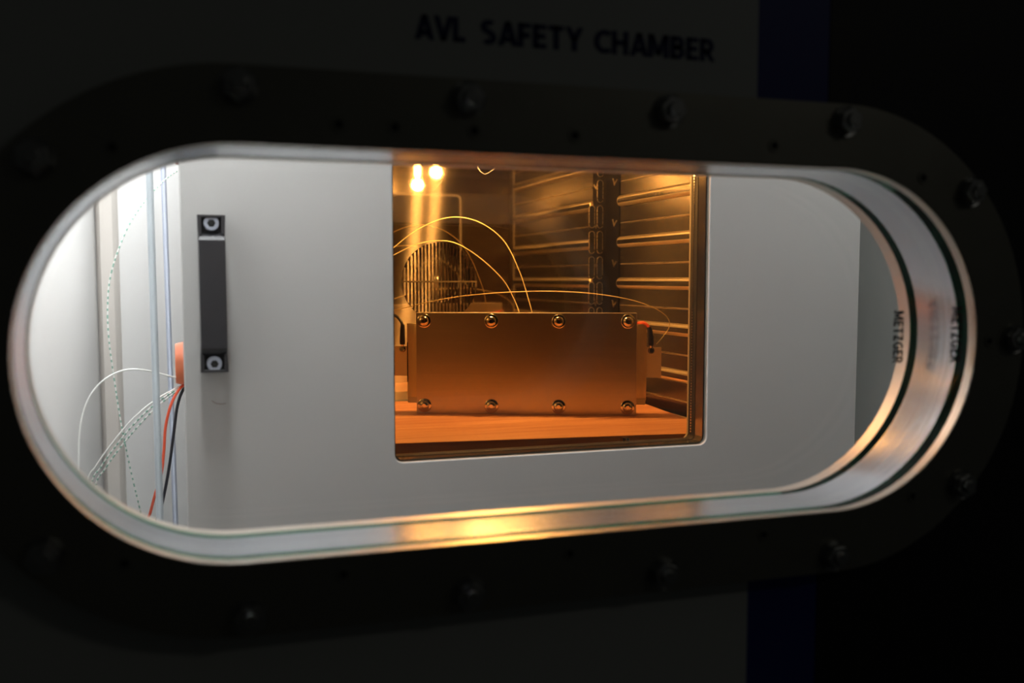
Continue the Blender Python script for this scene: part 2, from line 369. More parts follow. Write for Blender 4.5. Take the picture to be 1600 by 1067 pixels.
plabel(obj('spacer_ring', MB().ring(stadium(RI), stadium(0.138), 0.6198, 0.6640), 'spacer_alu', pw, smooth=True), 'polished aluminium spacer ring')
pane(0.6642, 0.6730, (0.5490, -0.0262, 0.0098), 1)
plabel(obj('rear_lip', MB().ring(stadium(RI), stadium(0.165), 0.6732, 0.6855), 'lip_paint', pw, smooth=True), 'pale rear lip')
# hex bolts with washers
hexl = [(0.0092 * math.cos(PI / 6 + k * PI / 3), 0.0092 * math.sin(PI / 6 + k * PI / 3)) for k in range(6)]
BOLTS = [(0.0365, 0.110), (0.1730, 0.110), (0.3110, 0.110), (0.4495, 0.110), (0.5610, 0.0640), (0.6075, -0.0460), (0.5615, -0.1560),
         (0.4485, -0.2010), (0.3105, -0.2010), (0.1725, -0.2010), (0.0363, -0.2010), (-0.0715, 0.0650), (-0.0735, -0.1540), (-0.1180, -0.0455)]
first = None
for i, (x, z) in enumerate(BOLTS):
    if first is None:
        b0 = MB().prism([(x + a, z + b) for a, b in hexl], 0.5915, 0.5985).lathe([(0.5885, 0.0046), (0.5915, 0.005)], (x, 0, z), n=16)
        first = obj('hex_bolt', b0, 'bolt_steel', pw, bevel=0.0006)
        obj('washer', MB().lathe([(0.5985, 0.0105), (0.5982, 0.0112), (0.600, 0.0112)], (x, 0, z), n=24), 'bolt_steel', first, smooth=True)
        loc0 = first.location.copy()
    else:
        c = clone(first, pw, (0, 0, 0)); c.location = loc0 + Vector((x - BOLTS[0][0], 0, z - BOLTS[0][1])); c.rotation_euler = (0, 0.37 * i, 0)
SCREWS = [(0.0935, 0.0908), (0.1274, 0.0908), (0.1773, 0.0910), (0.2443, 0.0912), (0.3920, 0.0909), (0.518, 0.0731), (0.5841, -0.0475), (0.5174, -0.1621),
          (0.3899, -0.1807), (0.2421, -0.1813), (0.0930, -0.1810), (-0.0318, -0.1624), (-0.0317, 0.0724)]
first = None
for i, (x, z) in enumerate(SCREWS):
    if first is None:
        first = obj('countersunk_screw', MB().lathe([(0.5996, 0.0046), (0.5992, 0.0042), (0.5992, 0.0028), (0.5998, 0.0024)], (x, 0, z), n=16), 'flange', pw, smooth=True)
        obj('socket', MB().lathe([(0.5994, 0.0025), (0.5998, 0.0025)], (x, 0, z), n=6), 'hole_shade', first)
        loc0 = first.location.copy()
    else:
        c = clone(first, pw, (0, 0, 0)); c.location = loc0 + Vector((x - SCREWS[0][0], 0, z - SCREWS[0][1]))

# ================================================================== OVEN
DX0, DX1, DZ0, DZ1, DY0, DY1 = 0.0053, 0.7905, -0.42, 0.40, 1.02, 1.068
WX0, WX1, WZ0, WZ1 = 0.2135, 0.5832, -0.1935, 0.1765
LX0, LX1, LY1, LZ0, LZ1 = 0.096, 0.70, 1.575, -0.262, 0.262
ov = thing('heating_oven', 'grey laboratory oven with a black handle and an amber-lit square window', 'oven', (0.4, 1.4, -0.44))
def rrect(x0, x1, z0, z1, r, n=6):
    L = []
    for cx, cz, a in ((x1 - r, z0 + r, -PI / 2), (x1 - r, z1 - r, 0), (x0 + r, z1 - r, PI / 2), (x0 + r, z0 + r, PI)):
        L += [(cx + r * math.cos(a + PI / 2 * i / n), cz + r * math.sin(a + PI / 2 * i / n)) for i in range(n + 1)]
    return L
door = obj('door', MB().plate(rrect(DX0, DX1, DZ0, DZ1, 0.004), [rrect(WX0, WX1, WZ0, WZ1, 0.009)], DY0, DY1, c=0.0009), 'door_paint', ov, smooth=True)
plabel(door, 'grey painted door with a square window')
win = rrect(WX0 + 0.0004, WX1 - 0.0004, WZ0 + 0.0004, WZ1 - 0.0004, 0.0085)
obj('window_pane', MB().prism(win, 1.0225, 1.0265), 'oven_glass', door)
inn = rrect(WX0 + 0.002, WX1 - 0.002, WZ0 + 0.002, WZ1 - 0.002, 0.007)
plabel(obj('window_reveal', MB().ring(inn, win, 1.0267, 1.0445), 'reveal', door, smooth=True), 'shiny dark reveal between the panes')
inn2 = rrect(WX0 + 0.0025, WX1 - 0.0025, WZ0 + 0.0025, WZ1 - 0.0025, 0.0065)
plabel(obj('spacer_bar', MB().ring(inn2, win, 1.0445, 1.0600), 'spacer_bar', door), 'dotted metal spacer bar of the double glazing')
dots = MB()
for z, hor in ((WZ0 + 0.0028, True), (WX1 - 0.0028, False)):
    a0, a1 = (WX0, WX1) if hor else (WZ0, WZ1)
    k = int((a1 - a0 - 0.02) / 0.0034)
    for i in range(k):
        t = a0 + 0.01 + i * 0.0034
        if hor: dots.box(t, t + 0.0017, 1.0515, 1.0532, z - 0.0004, z + 0.0005)
        else: dots.box(z - 0.0005, z + 0.0004, 1.0515, 1.0532, t, t + 0.0017)
dd = obj('spacer_dots', dots, 'washer_steel', door); dd['kind'] = 'stuff'
obj('window_pane', MB().prism(win, 1.0602, 1.0642), 'oven_glass', door)
obj('corner_clip', MB().box(0.4950, 0.5030, 1.0605, 1.0675, WZ0 + 0.0002, WZ0 + 0.006).box(0.4962, 0.4974, 1.0540, 1.0605, WZ0 + 0.0005, WZ0 + 0.006).box(0.4992, 0.5004, 1.0540, 1.0605, WZ0 + 0.0005, WZ0 + 0.006), 'washer_steel', door)
sc = MB().tube([(0.0306, 1.0199, -0.1200), (0.034, 1.0199, -0.1228), (0.040, 1.0199, -0.1240), (0.0440, 1.0199, -0.1232)], 0.00035, 5, step=0.001)
plabel(obj('scuff_mark', sc, 'scuff', door), 'small brown scuff')
plabel(obj('inner_panel', MB().ring(rrect(WX0 - 0.002, WX1 + 0.002, WZ0 - 0.002, WZ1 + 0.002, 0.01), rrect(LX0 + 0.004, LX1 - 0.004, LZ0 + 0.004, LZ1 - 0.004, 0.012), DY1, DY1 + 0.0015), 'wall_steel', door), 'steel inner face of the door')
obj('door_seal', MB().ring(rrect(LX0 + 0.003, LX1 - 0.003, LZ0 + 0.003, LZ1 - 0.003, 0.012), rrect(LX0 - 0.02, LX1 + 0.02, LZ0 - 0.02, LZ1 + 0.02, 0.02), 1.068, 1.0805), 'seal_black', ov, smooth=True)
# handle
hx0, hx1 = 0.0208, 0.0450
def hprof(seat):
    return [(1.02, 0.0590), (seat, 0.0590), (seat, 0.0440), (0.985, 0.0395), (0.982, 0.036), (0.982, -0.0665), (0.985, -0.070), (seat, -0.0745), (seat, -0.0885), (1.02, -0.0885),
            (1.02, -0.0690), (1.000, -0.0630), (1.000, 0.0335), (1.02, 0.0395)]
hb = MB().prism(hprof(0.9925), hx0, hx1, 'x')
for a, b_ in ((hx0, hx0 + 0.0030), (hx1 - 0.0030, hx1)):
    hb.prism([(0.9930, 0.0590), (0.9850, 0.0590), (0.9845, 0.0410), (0.9930, 0.0436)], a, b_, 'x')
    hb.prism([(0.9930, -0.0885), (0.9930, -0.0742), (0.9845, -0.0715), (0.9850, -0.0885)], a, b_, 'x')
hb.box(hx0, hx1, 0.9850, 0.9930, 0.0570, 0.0590).box(hx0, hx1, 0.9850, 0.9930, -0.0885, -0.0865)
hd = plabel(obj('door_handle', hb, 'handle_black', ov, bevel=0.0007), 'black plastic bow handle')
first = None
for z in (0.0520, -0.0812):
    s_ = MB().lathe([(0.9924, 0.0072), (0.9868, 0.0072), (0.9862, 0.0066), (0.9862, 0.0036), (0.9895, 0.0034)], ((hx0 + hx1) / 2, 0, z), n=20)
    s_.lathe([(0.9861, 0.0038), (0.98605, 0.0036)], ((hx0 + hx1) / 2, 0, z), n=6, mi=1)
    plabel(obj('socket_screw', s_, ['zinc', 'hole_shade'], hd, smooth=True), 'zinc socket screw')
# casing
ca = MB().box(0.012, LX0 - 0.0, 1.0805, 1.09, -0.42, 0.40)
ca = MB().plate([(0.012, -0.42), (0.784, -0.42), (0.784, 0.40), (0.012, 0.40)], [[(LX0, LZ0), (LX0, LZ1), (LX1, LZ1), (LX1, LZ0)]], 1.0805, 1.087)
ca.box(0.012, 0.018, 1.087, 1.86, -0.42, 0.40).box(0.778, 0.784, 1.087, 1.86, -0.42, 0.40).box(0.018, 0.778, 1.087, 1.86, 0.394, 0.40).box(0.018, 0.778, 1.087, 1.86, -0.42, -0.414).box(0.018, 0.778, 1.854, 1.86, -0.414, 0.394)
plabel(obj('casing', ca, 'casing_paint', ov), 'grey painted casing')
for fx in (0.05, 0.75):
    for fy in (1.15, 1.80):
        obj('foot', MB().lathe([(-0.45, 0.02), (-0.42, 0.025)], (fx, fy, 0), 'z', 16), 'seal_black', ov, smooth=True)
# liner
FX, FZ, FR = 0.4060, -0.0050, 0.0635            # fan opening
circ = [(FX + FR * math.cos(2 * PI * i / 64), FZ + FR * math.sin(2 * PI * i / 64)) for i in range(64)]
bw = obj('back_liner', MB().plate([(LX0, LZ0), (LX1, LZ0), (LX1, LZ1), (LX0, LZ1)], [circ], LY1, LY1 + 0.0015), 'liner_steel', ov)
plabel(bw, 'mirror-bright steel back wall with a round fan opening')
# obround vent slots in two columns, real rims with a perforated insert
def obround(cx, cz, w, h, n=8):
    r = w / 2; L = [(cx + r * math.cos(PI * i / n), cz + h / 2 - r + r * math.sin(PI * i / n)) for i in range(n + 1)]
    return L + [(cx + r * math.cos(PI + PI * i / n), cz - h / 2 + r + r * math.sin(PI + PI * i / n)) for i in range(n + 1)]
first = None
for cx, k0 in ((0.6885, -1), (0.6735, 1)):
    for k in range(k0, 9):
        cz = 0.1480 - 0.0433 * k
        if first is None:
            first = obj('vent_slot', MB().ring(obround(cx, cz, 0.0086, 0.0365), obround(cx, cz, 0.0110, 0.0389), LY1 - 0.0010, LY1), 'rib_steel', bw, smooth=True)
            me = MB().prism(obround(cx, cz, 0.0086, 0.0365), LY1 - 0.0003, LY1 - 0.0001)
            for q in range(12):
                for w_ in (-1, 1): me.box(cx + w_ * 0.0017 - 0.0006, cx + w_ * 0.0017 + 0.0006, LY1 - 0.0007, LY1 - 0.0003, cz - 0.0150 + q * 0.0026 + w_ * 0.0006, cz - 0.0150 + q * 0.0026 + 0.0010 + w_ * 0.0006)
            obj('perforated_insert', me, 'perforated', first)
            l0 = first.location.copy(); c0 = (cx, cz)
        else:
            c = clone(first, bw, (0, 0, 0)); c.location = l0 + Vector((cx - c0[0], 0, cz - c0[1]))
# fan grille bars
gr = obj('fan_grille', MB().ring([(FX + FR * math.cos(2 * PI * i / 64), FZ + FR * math.sin(2 * PI * i / 64)) for i in range(64)],
                                 [(FX + (FR + 0.0015) * math.cos(2 * PI * i / 64), FZ + (FR + 0.0015) * math.sin(2 * PI * i / 64)) for i in range(64)], LY1 - 0.0006, LY1 + 0.03), 'liner_steel', ov, smooth=True)
plabel(gr, 'round fan grille of vertical slats')
pitch = 0.0058
for k in range(-12, 13):
    xx = k * pitch
    hh = math.sqrt(max(0, FR ** 2 - (abs(xx) + 0.0014) ** 2))
    if hh < 0.006: continue
    obj('slat', MB().box(FX + xx - 0.0015, FX + xx + 0.0015, LY1 - 0.0008, LY1 + 0.0012, FZ - hh, FZ + hh), 'liner_steel', gr)
obj('cross_bar', MB().box(FX - FR + 0.001, FX + FR - 0.001, LY1 - 0.0012, LY1 + 0.0004, FZ - 0.0012, FZ + 0.0012), 'rib_steel', gr)
rg = MB(); ringpts = [(FX + 0.033 * math.cos(2 * PI * i / 40), LY1 + 0.0022, FZ + 0.033 * math.sin(2 * PI * i / 40)) for i in range(41)]
obj('guard_ring', rg.tube(ringpts, 0.0012, 6), 'rib_steel', gr, smooth=True)
fan = plabel(obj('fan', MB().lathe([(LY1 + 0.048, 0.068), (LY1 + 0.045, 0.068), (LY1 + 0.045, 0.034), (LY1 + 0.010, 0.031), (LY1 + 0.006, 0.027), (LY1 + 0.010, 0.022), (LY1 + 0.024, 0.014), (LY1 + 0.026, 0.003)], (FX, 0, FZ), n=40), 'fan_steel', ov, smooth=True), 'steel fan inlet behind the grille')
for k in range(12):
    a = 2 * PI * k / 12; ca_, sa_ = math.cos(a), math.sin(a)
    q = [(0.036, -0.002), (0.064, -0.010), (0.064, -0.009), (0.036, -0.001)]
    obj('blade', MB().prism([(FX + r_ * ca_ - t_ * sa_, FZ + r_ * sa_ + t_ * ca_) for r_, t_ in q], LY1 + 0.014, LY1 + 0.044), 'fan_steel', fan)
hubm = MB().lathe([(LY1 + 0.024, 0.011), (LY1 + 0.016, 0.010), (LY1 + 0.013, 0.006)], (FX, 0, FZ), n=20)
obj('hub', hubm, 'rib_steel', fan, smooth=True)
# right side wall with pressed shelf ribs
rw = obj('side_liner', MB().box(LX1, LX1 + 0.0015, 1.0872, LY1, LZ0, LZ1), 'wall_steel', ov)
plabel(rw, 'bright steel side wall with pressed shelf ribs')
plabel(obj('corner_channel', MB().box(LX1 - 0.0012, LX1, 1.520, LY1 - 0.0002, LZ0, LZ1), 'channel_shade', rw), 'vertical channel in the corner, its recess shade painted near-black')
def rib(zt, hgt=0.0185, dep=0.0062, y0=1.092, y1=1.5230):
    """long rounded pressing: obround plan in (y,z), filleted edge and flat face towards the room"""
    r = hgt / 2; zc = zt - r; n = 10; mb_ = MB(); rows = []; fl = 0.0058
    for q in range(7):
        a = PI / 2 * q / 6; rr = r - fl * (1 - math.cos(a)); x = LX1 - dep * math.sin(a)
        L = [(y1 - r + rr * math.cos(-PI / 2 + PI * i / n), zc + rr * math.sin(-PI / 2 + PI * i / n)) for i in range(n + 1)]
        L += [(y0 + r + rr * math.cos(PI / 2 + PI * i / n), zc + rr * math.sin(PI / 2 + PI * i / n)) for i in range(n + 1)]
        rows.append([(x, a_, b_) for a_, b_ in L])
    k = len(rows[0]); vs = [p for row in rows for p in row]
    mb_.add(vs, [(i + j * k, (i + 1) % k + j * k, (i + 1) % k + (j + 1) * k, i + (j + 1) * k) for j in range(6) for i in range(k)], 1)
    mb_.add(rows[6], [tuple(range(k))], 0)
    return mb_
firsts = None
for i in range(7):
    zt = 0.2047 - 0.0677 * i
    if firsts is None:
        r0 = obj('shelf_rib', rib(zt), ['wall_steel', 'rib_edge_highlight'], rw, smooth=True)
        e0 = obj('pressed_ledge', MB().prism([(LX1, zt + 0.0205), (LX1 - 0.0022, zt + 0.0216), (LX1 - 0.0022, zt + 0.0224), (LX1, zt + 0.0235)], 1.092, 1.512), 'rib_steel', rw)
        v0 = MB().prism([(1.5440, zt + 0.0300), (1.5375, zt + 0.0175), (1.5260, zt + 0.0260), (1.5275, zt + 0.0275), (1.5370, zt + 0.0205), (1.5420, zt + 0.0300)], LX1 - 0.0030, LX1 - 0.0013, 'x')
        n0 = obj('notch', v0, 'rib_steel', rw)
        firsts = [(o_, o_.location.copy()) for o_ in (r0, e0, n0)]
    else:
        for o_, l_ in firsts:
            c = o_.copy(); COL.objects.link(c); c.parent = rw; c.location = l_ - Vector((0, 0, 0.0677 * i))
lw_ = obj('side_liner', MB().box(LX0 - 0.0015, LX0, 1.0872, LY1, LZ0, LZ1), 'ceiling_steel', ov)
obj('liner_ceiling', MB().box(LX0, LX1, 1.0872, LY1, LZ1, LZ1 + 0.0015), 'ceiling_steel', ov)
obj('liner_floor', MB().box(LX0, LX1, 1.0872, LY1, LZ0 - 0.0015, LZ0), 'dark_steel', ov)
# two warm lamps under the oven ceiling
for x, y, bz in ((0.417, 1.378, 0.206), (0.459, 1.348, 0.233)):
    lp = obj('oven_lamp', MB().lathe([(LZ1, 0.014), (LZ1 - 0.008, 0.014), (LZ1 - 0.010, 0.007), (bz, 0.007)], (x, y, 0), 'z', 20), 'rib_steel', ov, smooth=True)
    plabel(obj('bulb', MB().lathe([(bz, 0.004), (bz - 0.006, 0.0065), (bz - 0.020, 0.0065), (bz - 0.026, 0.004)], (x, y, 0), 'z', 16), 'bulb', lp, smooth=True), 'glowing warm bulb')
    ld = bpy.data.lights.new('oven_light', 'POINT'); ld.energy = OVEN_W; ld.color = (1.0, 0.46, 0.115); ld.shadow_soft_size = 0.010
    lo = bpy.data.objects.new('oven_light', ld); COL.objects.link(lo); lo.parent = ov; lo.location = Vector((x, y, bz - 0.038 + H)) - PW[ov.name]

# ================================================================== INSIDE THE OVEN
# wire rack and plywood board
ZBD = -0.190
rk = thing('wire_shelf', 'dark wire shelf under the plywood board in the oven', 'shelf', (0.4, 1.33, ZBD - 0.026))
for y in (1.105, 1.555): obj('rail', MB().tube([(LX0 + 0.006, y, ZBD - 0.020), (LX1 - 0.008, y, ZBD - 0.020)], 0.003, 8), 'dark_steel', rk, smooth=True)
first = None
for i in range(16):
    x = 0.125 + i * 0.036
    if first is None:
        first = obj('wire', MB().tube([(x, 1.105, ZBD - 0.0155), (x, 1.555, ZBD - 0.0155)], 0.0014, 6), 'dark_steel', rk, smooth=True); l0 = first.location.copy()
    else:
        c = clone(first, rk, (0, 0, 0)); c.location = l0 + Vector((i * 0.036, 0, 0))
ang = math.radians(-6.6)
def brd(u, v): return (0.2348 + u * math.cos(ang) - v * math.sin(ang), 1.1235 + u * math.sin(ang) + v * math.cos(ang))
bo = MB().prism([(-0.115, 0), (0.408, 0), (0.408, 0.395), (-0.115, 0.395)], ZBD - 0.014, ZBD, 'z')
bo.v = [(*brd(a, b), c_) for a, b, c_ in bo.v]
tag(obj('plywood_board', bo, 'plywood', bevel=0.0008), 'orange-lit plywood board lying under the steel battery clamp', 'board')

# battery clamp
ca_ = math.radians(-23.125)
LEN, HGT = 0.3086, 0.1422
dut = thing('battery_clamp', 'pouch battery cell clamped behind a brushed steel plate with eight bolts', 'battery', (0.3181, 1.3683, ZBD), rz=ca_)
PT = 0.006
plabel(obj('front_plate', MB().box(0, LEN, 0, PT, 0, HGT), 'plate_steel', dut, local=True, bevel=0.0005), 'brushed steel front plate')
obj('rear_plate', MB().box(0, LEN, 0.0195, 0.0255, 0, HGT), 'plate_steel', dut, local=True, bevel=0.0005)
# pouch cell: foil body bulging between the plates, sealed rim at the ends
pc = MB()
rows = []
for x, t in ((-0.0150, 0.0012), (-0.0090, 0.0018), (-0.0045, 0.0045), (0.003, 0.0066), (LEN - 0.003, 0.0066), (LEN + 0.0045, 0.0045), (LEN + 0.0090, 0.0018), (LEN + 0.0140, 0.0012)):
    row = []
    for z in (0.0200, 0.0240, 0.034, 0.052, 0.072, 0.092, 0.110, 0.121, 0.1265):
        edge = min(1, (z - 0.0200 + 0.003) / 0.012, (0.1265 - z + 0.003) / 0.012); tt = t * (0.35 + 0.65 * edge)
        w_ = 0.0011 * math.sin(z * 310 + x * 200) if (x < 0 or x > LEN) else 0
        row.append((tt, z, w_))
    rows.append((x, row))
k = 9
vs = [(x, 0.01275 - tt + w_, z) for x, row in rows for tt, z, w_ in row] + [(x, 0.01275 + tt + w_, z) for x, row in rows for tt, z, w_ in row]
nr = len(rows); fs = []
for a in range(nr - 1):
    for b_ in range(k - 1):
        q = (a * k + b_, (a + 1) * k + b_, (a + 1) * k + b_ + 1, a * k + b_ + 1)
        fs.append(q); fs.append(tuple(i + nr * k for i in reversed(q)))
for a in range(nr - 1):
    for e in (0, k - 1): fs.append((a * k + e, (a + 1) * k + e, (a + 1) * k + e + nr * k, a * k + e + nr * k))
for b_ in range(k - 1):
    for a in (0, nr - 1): fs.append((a * k + b_, a * k + b_ + 1, a * k + b_ + 1 + nr * k, a * k + b_ + nr * k))
cell = plabel(obj('pouch_cell', pc.add(vs, fs), 'foil', dut, local=True, smooth=True), 'foil pouch cell')
for x0, x1 in ((-0.0140, 0.0), (LEN, LEN + 0.0130)):
    obj('foam_strip', MB().box(x0, x1, 0.0085, 0.0165, 0.0140, 0.0215), 'foam_strip', dut, local=True, bevel=0.0004)
for sx, x0, x1 in ((1, LEN + 0.0135, LEN + 0.0345), (-1, -0.0355, -0.0145)):
    tb = plabel(obj('contact_tab', MB().box(x0, x1, 0.0118, 0.0130, 0.0520, 0.0945), 'tab_metal', dut, local=True), 'pale metal contact tab')
    xi = x0 if sx > 0 else x1
    obj('tab_tape', MB().box(xi - 0.0006, xi + 0.0006, 0.0112, 0.0136, 0.0430, 0.1000), 'seal_black', dut, local=True)
    bx_ = LEN + 0.0205 if sx > 0 else -0.0215
    tbolt = MB().lathe([(0.0117, 0.0046), (0.0107, 0.0046), (0.0106, 0.0036), (0.0075, 0.0036), (0.0070, 0.0030), (0.0070, 0.0018), (0.0085, 0.0016)], (bx_, 0, 0.0900), n=16)
    plabel(obj('terminal_bolt', tbolt, 'washer_steel', dut, local=True, smooth=True), 'small bright terminal bolt')
first = None
for z in (0.0115, 0.1308):
    for x in (0.0115, 0.1065, 0.2007, 0.2965):
        if first is None:
            wsh = MB().lathe([(0, 0.0102), (-0.0008, 0.0102), (-0.0016, 0.0096), (-0.0020, 0.0088), (-0.0020, 0.0050)], (x, 0, z), n=28)
            first = obj('washer', wsh, 'washer_steel', dut, local=True, smooth=True)
            hd_ = MB().lathe([(-0.0018, 0.0070), (-0.0032, 0.0070), (-0.0048, 0.0064), (-0.0060, 0.0054), (-0.0068, 0.0040), (-0.0070, 0.0029), (-0.0062, 0.0026), (-0.0062, 0.0004)], (x, 0, z), n=24)
            h0 = obj('bolt_head', hd_, 'washer_steel', dut, local=True, smooth=True)
            l0 = first.location.copy(); l1 = h0.location.copy(); p0 = (x, z)
        else:
            d = Vector((x - p0[0], 0, z - p0[1]))
            for o_, l_ in ((first, l0), (h0, l1)):
                c = o_.copy(); COL.objects.link(c); c.parent = dut; c.location = l_ + d
# nuts behind the rear plate are hidden; rods join the plates
for x in (0.0115, 0.1065, 0.2007, 0.2965):
    for z in (0.0115, 0.1308):
        obj('clamp_rod', MB().lathe([(PT - 0.001, 0.0035), (0.0205, 0.0035)], (x, 0, z), n=10), 'bolt_steel', dut, local=True, smooth=True)
def dw(x, y, z):          # clamp-local -> scene coordinates
    return (0.3181 + x * math.cos(ca_) - y * math.sin(ca_), 1.3683 + x * math.sin(ca_) + y * math.cos(ca_), ZBD + z)

# power leads with heat-shrink boots
def lead(name, mt, label, pts, boot, ring_c, cat='cable'):
    t = thing(name, label, cat, pts[-1])
    obj('insulation', MB().tube(pts, 0.0022, 10, step=0.003), mt, t, smooth=True)
    plabel(obj('heat_shrink', MB().tube(boot, [0.0030, 0.0036, 0.0036, 0.0039, 0.0037][:len(boot)], 12), 'wire_black', t, smooth=True), 'black heat-shrink boot')
    lug = MB().tube([boot[-1], ring_c], 0.0021, 8)
    obj('ring_lug', lug, 'washer_steel', t, smooth=True)
    return t
lead('red_lead', 'wire_red', 'short red battery lead with black boot at the right contact tab',
     [dw(LEN - 0.045, 0.040, 0.112), dw(LEN - 0.015, 0.030, 0.122), dw(LEN + 0.002, 0.020, 0.1275), dw(LEN + 0.010, 0.013, 0.1285), dw(LEN + 0.0155, 0.010, 0.1245), dw(LEN + 0.0175, 0.0085, 0.121)],
     [dw(LEN + 0.0170, 0.0085, 0.1225), dw(LEN + 0.0180, 0.0080, 0.118), dw(LEN + 0.0195, 0.0080, 0.110), dw(LEN + 0.0200, 0.0085, 0.102), dw(LEN + 0.0198, 0.0095, 0.0975)], dw(LEN + 0.0204, 0.0103, 0.0935))
lead('black_lead', 'wire_black', 'black battery lead with boot at the left contact tab',
     [dw(-0.080, 0.050, 0.120), dw(-0.055, 0.036, 0.136), dw(-0.038, 0.022, 0.1385), dw(-0.028, 0.014, 0.1345), dw(-0.0225, 0.010, 0.128), dw(-0.0208, 0.0090, 0.123)],
     [dw(-0.0207, 0.0090, 0.1250), dw(-0.0208, 0.0085, 0.118), dw(-0.0210, 0.0085, 0.110), dw(-0.0212, 0.0085, 0.102), dw(-0.0213, 0.0095, 0.0975)], dw(-0.0214, 0.0103, 0.0935))

# thermocouple wires in the oven
def wire(name, pts, r, mt, label, cat='wire', group=None, dash=None, step=0.004):
    o = obj(name, MB().tube(pts, r, 7, step=(dash / 5 if dash else step), dash=dash), mt, smooth=True)
    return tag(o, label, cat, group)
wire('sensor_wire', [(0.24, 1.53, -0.085), (0.304, 1.50, -0.0525), (0.3322, 1.47, -0.0422), (0.3812, 1.43, -0.0292), (0.435, 1.38, -0.0212), (0.4993, 1.34, -0.0182), (0.5519, 1.30, -0.0207), (0.5974, 1.27, -0.0285), (0.6271, 1.25, -0.0398), (0.6439, 1.24, -0.0530), (0.6480, 1.24, -0.0664), (0.6374, 1.24, -0.0813), (0.6285, 1.2405, -0.0905)],
     0.00062, 'wire_white_warm', 'thin pale sensor wire arching over the steel plate to the right tab')
wire('sensor_wire', [(0.245, 1.44, -0.02), (0.290, 1.45, 0.0328), (0.3074, 1.46, 0.0463), (0.3405, 1.46, 0.0713), (0.3799, 1.46, 0.0891), (0.4148, 1.46, 0.0916), (0.4502, 1.46, 0.0798), (0.481, 1.46, 0.0539), (0.5039, 1.46, 0.0099), (0.5176, 1.46, -0.0297), (0.5235, 1.45, -0.0641), (0.5263, 1.44, -0.1033), (0.526, 1.43, -0.186)],
     0.00062, 'wire_white_warm', 'thin pale sensor wire making the tallest arch in front of the fan')
wire('sensor_wire', [(0.245, 1.435, -0.03), (0.2899, 1.45, 0.0253), (0.3073, 1.46, 0.0350), (0.3404, 1.46, 0.0505), (0.3748, 1.46, 0.0566), (0.4046, 1.46, 0.0521), (0.4399, 1.46, 0.0312), (0.4758, 1.46, -0.0009), (0.4945, 1.46, -0.0315), (0.5015, 1.45, -0.0589), (0.5054, 1.44, -0.1028), (0.506, 1.43, -0.186)],
     0.00062, 'wire_white_warm', 'thin pale sensor wire in a lower arch skimming the fan grille top')
wire('lamp_wire', [(0.404, 1.40, LZ1), (0.4106, 1.40, 0.1845), (0.4164, 1.40, 0.1655), (0.4222, 1.40, 0.1556), (0.4299, 1.40, 0.1513), (0.4397, 1.40, 0.1562), (0.4495, 1.40, 0.1667), (0.4613, 1.40, 0.1865), (0.468, 1.40, LZ1)],
     0.0006, 'wire_black', 'small dark wire loop hanging from the oven ceiling')

# ================================================================== LEFT OF THE OVEN
def rod(x0, x1, y, r, mt, label):
    """threaded rod, real thread rings"""
    t = MB(); pitch_ = 0.00125; n = 10; z = CB; prof = []
    k = int((CT - CB) / pitch_)
    for i in range(k):
        zz = CB + i * pitch_; prof += [(zz, r * 0.90), (zz + pitch_ * 0.5, r)]
    prof.append((CT, r * 0.9))
    t.lathe(prof, (0, y, 0), 'z', n)
    # measured lean between two heights
    zt_, zb_ = 0.14, -0.31
    t.v = [(a + x0 + (x1 - x0) * (zt_ - c_) / (zt_ - zb_), b_, c_) for a, b_, c_ in t.v]
    return tag(obj('threaded_rod', t, mt), label, 'rod')
rod(-0.0243, -0.0231, 1.15, 0.0040, 'zinc_matt', 'thicker matt zinc threaded rod, the one farther from the oven door')
rod(-0.0138, -0.0105, 1.60, 0.0042, 'zinc', 'thinner shiny zinc threaded rod just left of the oven door')
# cable plugs in the oven side
tag(obj('cable_plug', MB().lathe([(0.012, 0.0275), (0.006, 0.0262), (0.001, 0.0250), (-0.0028, 0.0240), (-0.0034, 0.0228), (-0.0030, 0.0120)], (0, 1.26, -0.1020), 'x', 36), 'silicone', smooth=True),
    'shiny orange silicone cable plug peeking out behind the oven door edge', 'plug')
tag(obj('cable_plug', MB().lathe([(0.012, 0.0250), (0.004, 0.0240), (0.0026, 0.0230)], (0, 1.30, 0.1630), 'x', 36), 'brown_plug', smooth=True),
    'dark red plug behind the top left of the oven door', 'plug')
TW = ['wire_white', 'wire_green']
wire('thermocouple_wire', [(0.0112, 1.35, 0.1400), (-0.0065, 1.32, 0.1251), (-0.0287, 1.28, 0.0979), (-0.0477, 1.25, 0.0670), (-0.0621, 1.24, 0.0332), (-0.0720, 1.24, 0.0001), (-0.0757, 1.24, -0.0331), (-0.0754, 1.24, -0.0702), (-0.0718, 1.25, -0.1159), (-0.0662, 1.26, -0.1705), (-0.0588, 1.27, -0.2227), (-0.0504, 1.28, -0.2724), (-0.0407, 1.30, -0.3301), (-0.02, 1.33, -0.45), (-0.01, 1.36, CB)],
     0.0009, TW, 'green and white striped wire in a tall loop left of the rods', dash=0.0075)
wire('thermocouple_wire', [(0.0115, 1.26, -0.1169), (-0.005, 1.24, -0.1163), (-0.0218, 1.23, -0.1103), (-0.0444, 1.22, -0.1043), (-0.0651, 1.22, -0.1066), (-0.0859, 1.22, -0.1199), (-0.1000, 1.22, -0.1414), (-0.1076, 1.22, -0.1704), (-0.1100, 1.22, -0.2034), (-0.1104, 1.22, -0.2366), (-0.109, 1.22, -0.40), (-0.105, 1.22, CB)],
     0.0010, 'wire_white', 'white wire rising from the orange plug and bending down on the far left')
